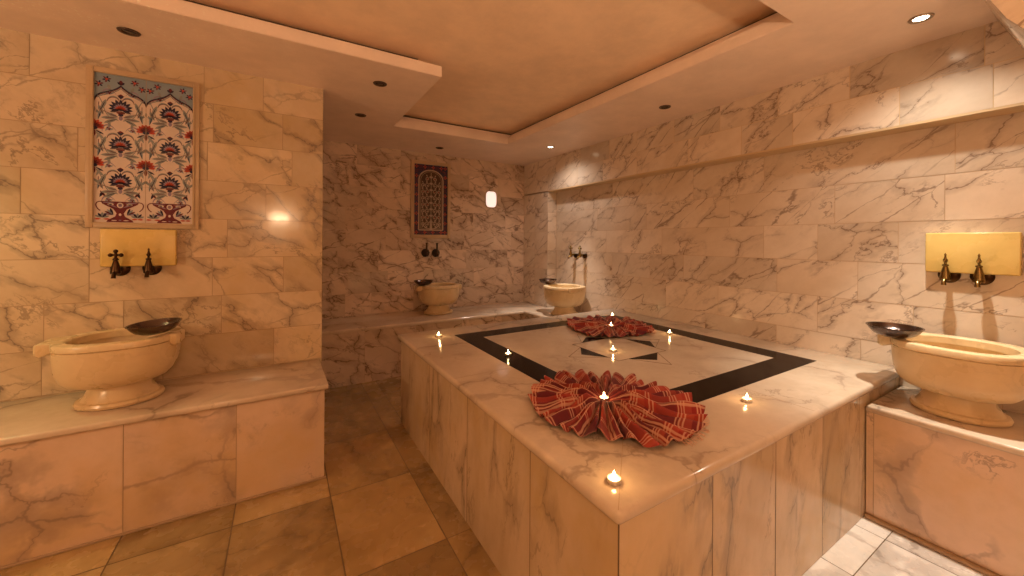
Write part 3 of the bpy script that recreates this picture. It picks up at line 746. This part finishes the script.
downlight((2.775, 2.165, zc), 0, 'unlit small ceiling spot halfway along the right soffit')
downlight((2.78, 3.823, zc), 1, 'small lit ceiling spot in the far right corner of the soffit')
downlight((2.779, .61, zc), 1, 'large lit ceiling spot near the top right corner of the picture')

wl = thing('glow_pad', 'small glowing white rounded pad high on the back wall', 'wall light', (2.575, YW, 2.11))  # emissive pad that forms a bright patch on the back wall
def pad(bm, prof):
    rings = [[bm.verts.new((sup(a, b, 2 * PI * i / 40, 4)[0], y, sup(a, b, 2 * PI * i / 40, 4)[1])) for i in range(40)] for a, b, y in prof]
    for p, q in zip(rings, rings[1:]):
        for i in range(40): bm.faces.new((p[i], p[(i + 1) % 40], q[(i + 1) % 40], q[i]))
    bm.faces.new(rings[0]); bm.faces.new(rings[-1][::-1])
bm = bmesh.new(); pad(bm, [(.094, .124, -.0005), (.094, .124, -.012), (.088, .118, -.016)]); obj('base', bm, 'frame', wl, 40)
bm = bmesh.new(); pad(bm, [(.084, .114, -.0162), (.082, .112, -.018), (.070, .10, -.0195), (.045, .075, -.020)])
obj('glow_face', bm, 'glow', wl, 60)

# ------------------------------------------------------------------ folded cloths
import sys
F_, TH_, CX_, HY_, RL_, CH_ = 386.429, .5542, 521.2083, 241.6619, .0063, 1.5
def fan_cloth(label, centre, outline, npl, amp, seed, fr_ang):
    """outline: metres around the centre; pleats radiate from the centre"""
    rnd = random.Random(seed)
    cx, cy = centre
    pol = sorted((math.atan2(y - cy, x - cx), math.hypot(x - cx, y - cy)) for x, y in outline)
    def R(t):
        t = (t + PI) % (2 * PI) - PI
        for i in range(len(pol)):
            a0, r0 = pol[i - 1]; a1, r1 = pol[i]
            if i == 0: a0 -= 2 * PI
            if a0 <= t <= a1 or (i == 0 and t + 0 > pol[-1][0] and t - 2 * PI >= a0 and t - 2 * PI <= a1):
                tt = t if t <= a1 else t - 2 * PI
                k = (tt - a0) / max(a1 - a0, 1e-6); return r0 + (r1 - r0) * k
        return pol[0][1]
    phs = [rnd.uniform(-.25, .25) for _ in range(npl)]; ams = [rnd.uniform(.65, 1.2) for _ in range(npl)]; rad = [rnd.uniform(.93, 1.06) for _ in range(npl)]; skw = [rnd.uniform(.3, .7) for _ in range(npl)]
    SUB = 14; NA = npl * SUB; NR = 15
    bm = bmesh.new(); uvl = bm.loops.layers.uv.new('UVMap')
    g = []; UV = {}
    z0 = ZP + .0035
    uacc = 0
    for i in range(NA + 1):
        p, s = divmod(i % NA, SUB); f = s / SUB
        sk = skw[p]
        tri = f / sk if f < sk else (1 - f) / (1 - sk)
        hgt = math.sin(tri * PI / 2) ** 1.3 * ams[p]
        th = 2 * PI * i / NA
        rm = R(th) * (rad[p] * math.sin(PI * f) ** .5 * .10 + .93 + .035 * rad[(p + 1) % npl] - .02)
        col = []
        for j in range(NR + 1):
            q = j / NR
            r = .012 + (rm - .012) * q
            a = amp * (min(1, q / .28)) * (1 - .30 * q)
            # folds lean over to one side
            lean = .10 * hgt * q * (1 if p % 2 else -.6) * (2 * PI / npl) * 3
            dome = .030 * max(0, 1 - (q / .55) ** 2) 
            z = z0 + dome + a * hgt * (1 + .22 * math.sin(q * 11 + phs[p] * 25)) + .004 * math.sin(9 * th + 7 * q + seed) * q * q + .0045 * q
            v = bm.verts.new((cx + r * math.cos(th + lean) - 0, cy + r * math.sin(th + lean), max(z, ZP + .0028)))
            col.append(v); UV[v] = (uacc, r)
        g.append(col)
        uacc += math.hypot(2 * PI / NA * .26, amp * 2.2 / SUB)
    for i in range(NA):
        for j in range(NR):
            f = bm.faces.new((g[i][j], g[i][j + 1], g[i + 1][j + 1], g[i + 1][j]))
            for lp in f.loops: lp[uvl].uv = UV[lp.vert]
    cv = bm.verts.new((cx, cy, z0 + .031))
    for i in range(NA): bm.faces.new((g[i][0], g[i + 1][0], cv))
    bmesh.ops.solidify(bm, geom=bm.faces[:], thickness=.0015) if False else None
    bmesh.ops.recalc_face_normals(bm, faces=bm.faces)
    t = thing('plaid_cloth', label, 'folded cloth', (cx, cy, ZP), 0, 'red plaid bath cloths folded into fans')
    obj('fabric', bm, 'plaid', t, 70, True)
    bm = bmesh.new()
    for k in range(46):
        th = fr_ang[0] + (fr_ang[1] - fr_ang[0]) * (k + rnd.uniform(-.3, .3)) / 45
        r = R(th) * .95; l = rnd.uniform(.03, .055); dth = rnd.uniform(-.12, .12)
        tube(bm, [(cx + r * math.cos(th), cy + r * math.sin(th), ZP + .012), (cx + (r + l * .5) * math.cos(th + dth * .4), cy + (r + l * .5) * math.sin(th + dth * .4), ZP + .005), (cx + (r + l) * math.cos(th + dth), cy + (r + l) * math.sin(th + dth), ZP + .003)], .0013, 5)
    obj('fringe', bm, 'fringe', t, False, True)
    return t
def unproj(px, py, z):
    a, b = px - CX_, py - HY_
    u = (a * math.cos(RL_) + b * math.sin(RL_)) / F_; v = -(-a * math.sin(RL_) + b * math.cos(RL_)) / F_
    d = (math.sin(TH_) + u * math.cos(TH_), math.cos(TH_) - u * math.sin(TH_)); k = (z - CH_) / v
    return (d[0] * k, d[1] * k)
OUT1 = [(1.03, 1.58), (1.10, 1.70), (1.22, 1.78)]
out1 = [unproj(x, y, ZP + .02) for x, y in ((531, 399), (537, 387), (556, 377), (573, 373), (600, 375), (632, 377), (648, 386), (668, 390), (686, 397), (697, 405), (703, 420))] + [unproj(x, y, ZP + .006) for x, y in ((692, 437), (665, 450), (640, 448), (625, 441), (610, 444), (598, 438), (580, 438), (560, 431), (548, 425), (535, 411))]
out2 = [unproj(x, y, ZP + .02) for x, y in ((569, 325), (572, 319), (585, 317), (600, 317), (618, 318), (636, 321), (648, 326), (652, 332))] + [unproj(x, y, ZP + .006) for x, y in ((645, 335), (628, 337), (612, 338), (598, 338), (583, 334), (573, 330))]
c1 = unproj(604, 398, ZP + .045); c2 = unproj(611, 325.5, ZP + .045)
fan_cloth('red plaid cloth fanned out on the near corner of the platform', c1, out1, 36, .048, 3, (-1.5, -.75))
fan_cloth('red plaid cloth fanned out on the far side of the platform', c2, out2, 34, .046, 11, (-.8, -.2))

# ------------------------------------------------------------------ tea lights
def make_candle(label, loc):
    t = thing('tea_light', label, 'candle', loc, 0, 'lit tea light candles')
    bm = bmesh.new(); lathe(bm, [(.0200, 0), (.0215, .002), (.0220, .015), (.0226, .0158), (.0212, .0158), (.0206, .012), (.0206, .003), (.002, .0028)], 28); obj('cup', bm, 'tin', t, 30)
    bm = bmesh.new(); lathe(bm, [(.0203, .0035), (.0203, .0122), (.016, .0118), (.003, .0112)], 24); obj('wax', bm, 'wax', t, 30)
    bm = bmesh.new(); lathe(bm, [(.0012, .0105), (.0042, .014), (.0058, .019), (.0050, .025), (.0028, .032), (.0006, .039)], 16); obj('flame', bm, 'flame', t, True)
    return t
CAND = [(.915, .90, ZP, 'lit tea light at the near corner of the platform edge'),
        (1.94, 1.025, ZP, 'lit tea light on the front edge of the platform, right of the near cloth'),
        (1.085, 3.02, ZP, 'lit tea light at the far left corner of the platform'),
        (1.31, 2.275, ZP, 'lit tea light on the left arm of the black border'),
        (2.0, 1.985, ZP, 'lit tea light in the middle of the platform star'),
        (2.79, 2.115, ZP, 'lit tea light beside the right border near the wall'),
        (c1[0], c1[1], ZP + .034, 'lit tea light in the centre of the near plaid cloth'),
        (c2[0], c2[1], ZP + .034, 'lit tea light in the centre of the far plaid cloth'),
        (2.93, 2.92, ZP, 'lit tea light at the far corner of the black border behind the far cloth')]
for i, (x, y, z, lab) in enumerate(CAND):
    if i in (3,): z += .0012
    if i in (4,): z += .0015
    if i in (8,5): z += .0012
    if i == 0: cand0 = make_candle(lab, (x, y, z + .0004))
    else: dup(cand0, (x, y, z + .0004), 0, lab)
    ld = bpy.data.lights.new('candle glow', 'POINT'); ld.energy = .28; ld.color = (1, .55, .2); ld.shadow_soft_size = .006
    lo = bpy.data.objects.new('candle glow', ld); COL.objects.link(lo); lo.location = (x, y, z + .052)

# ------------------------------------------------------------------ lights
def spot(loc, e, col, size=150, blend=.6, soft=.03, tgt=None):
    ld = bpy.data.lights.new('spot', 'SPOT'); ld.energy = e; ld.color = col; ld.spot_size = math.radians(size); ld.spot_blend = blend; ld.shadow_soft_size = soft
    o = bpy.data.objects.new('spot', ld); COL.objects.link(o); o.location = loc
    if tgt: o.rotation_euler = (Vector(tgt) - Vector(loc)).to_track_quat('-Z', 'Y').to_euler()
    return o
def lamp(loc, e, col, soft):
    ld = bpy.data.lights.new('lamp', 'POINT'); ld.energy = e; ld.color = col; ld.shadow_soft_size = soft
    o = bpy.data.objects.new('lamp', ld); COL.objects.link(o); o.location = loc; return o
WARM = (1, .635, .365)
for e_, sz in ((190, 60), (34, 135)): spot((2.779, .61, ZC - .02), e_, (1, .91, .74), sz, .9, .03)
for e_, sz in ((190, 55), (26, 150)): spot((2.78, 3.823, ZC - .02), e_, (1, .84, .70), sz, .9, .03)
# lamp behind the camera, added fill lights, downlight past the left edge
lamp((-.03, YMIN + .12, 1.87), 40, WARM, .03)
for x_, e_ in ((.8, 150), (-1.6, 90)): spot((x_, YMIN + .2, 1.65), e_, WARM, 112, .5, .06, (x_ + .2, .3, 4.2))  # added unseen uplights that brighten the ceiling and its bounce
lamp((-2.42, 1.5, 1.6), 46, (1, .68, .40), .12)  # added unseen fill lamp for the left side of the room
spot((-1.75, 2.9, ZC - .02), 40, (.92, .90, .40), 90, .9, .03)

w = bpy.data.worlds.new('world'); S.world = w; w.use_nodes = True
w.node_tree.nodes['Background'].inputs[0].default_value = (1, .6, .35, 1); w.node_tree.nodes['Background'].inputs[1].default_value = .02

for o in COL.objects:
    if o.parent is None and o.get('category') in ('tap', 'bench', 'tile panel') and not o.get('group'):
        o['group'] = {'tap': 'wall taps above the basins', 'bench': 'marble benches along the walls', 'tile panel': 'framed tile panels'}[o['category']]

# ------------------------------------------------------------------ camera
cd = bpy.data.cameras.new('camera'); cam = bpy.data.objects.new('camera', cd); COL.objects.link(cam)
cd.sensor_fit = 'HORIZONTAL'; cd.sensor_width = 36; cd.lens = F_ / 1024 * 36; cd.clip_start = .02
cd.shift_x = -(CX_ - 512) / 1024; cd.shift_y = -(288 - HY_) / 1024
cam.matrix_world = Matrix.Translation((0, 0, CH_)) @ Matrix.Rotation(-TH_, 4, 'Z') @ Matrix.Rotation(PI / 2, 4, 'X') @ Matrix.Rotation(RL_, 4, 'Z')
S.camera = cam
S.view_settings.view_transform = 'Standard'; S.view_settings.look = 'None'; S.view_settings.gamma = 1; S.view_settings.use_curve_mapping = False
S.view_settings.exposure = -.26
S.cycles.use_denoising = True
S.cycles.max_bounces = 10; S.cycles.diffuse_bounces = 6; S.cycles.sample_clamp_indirect = 6
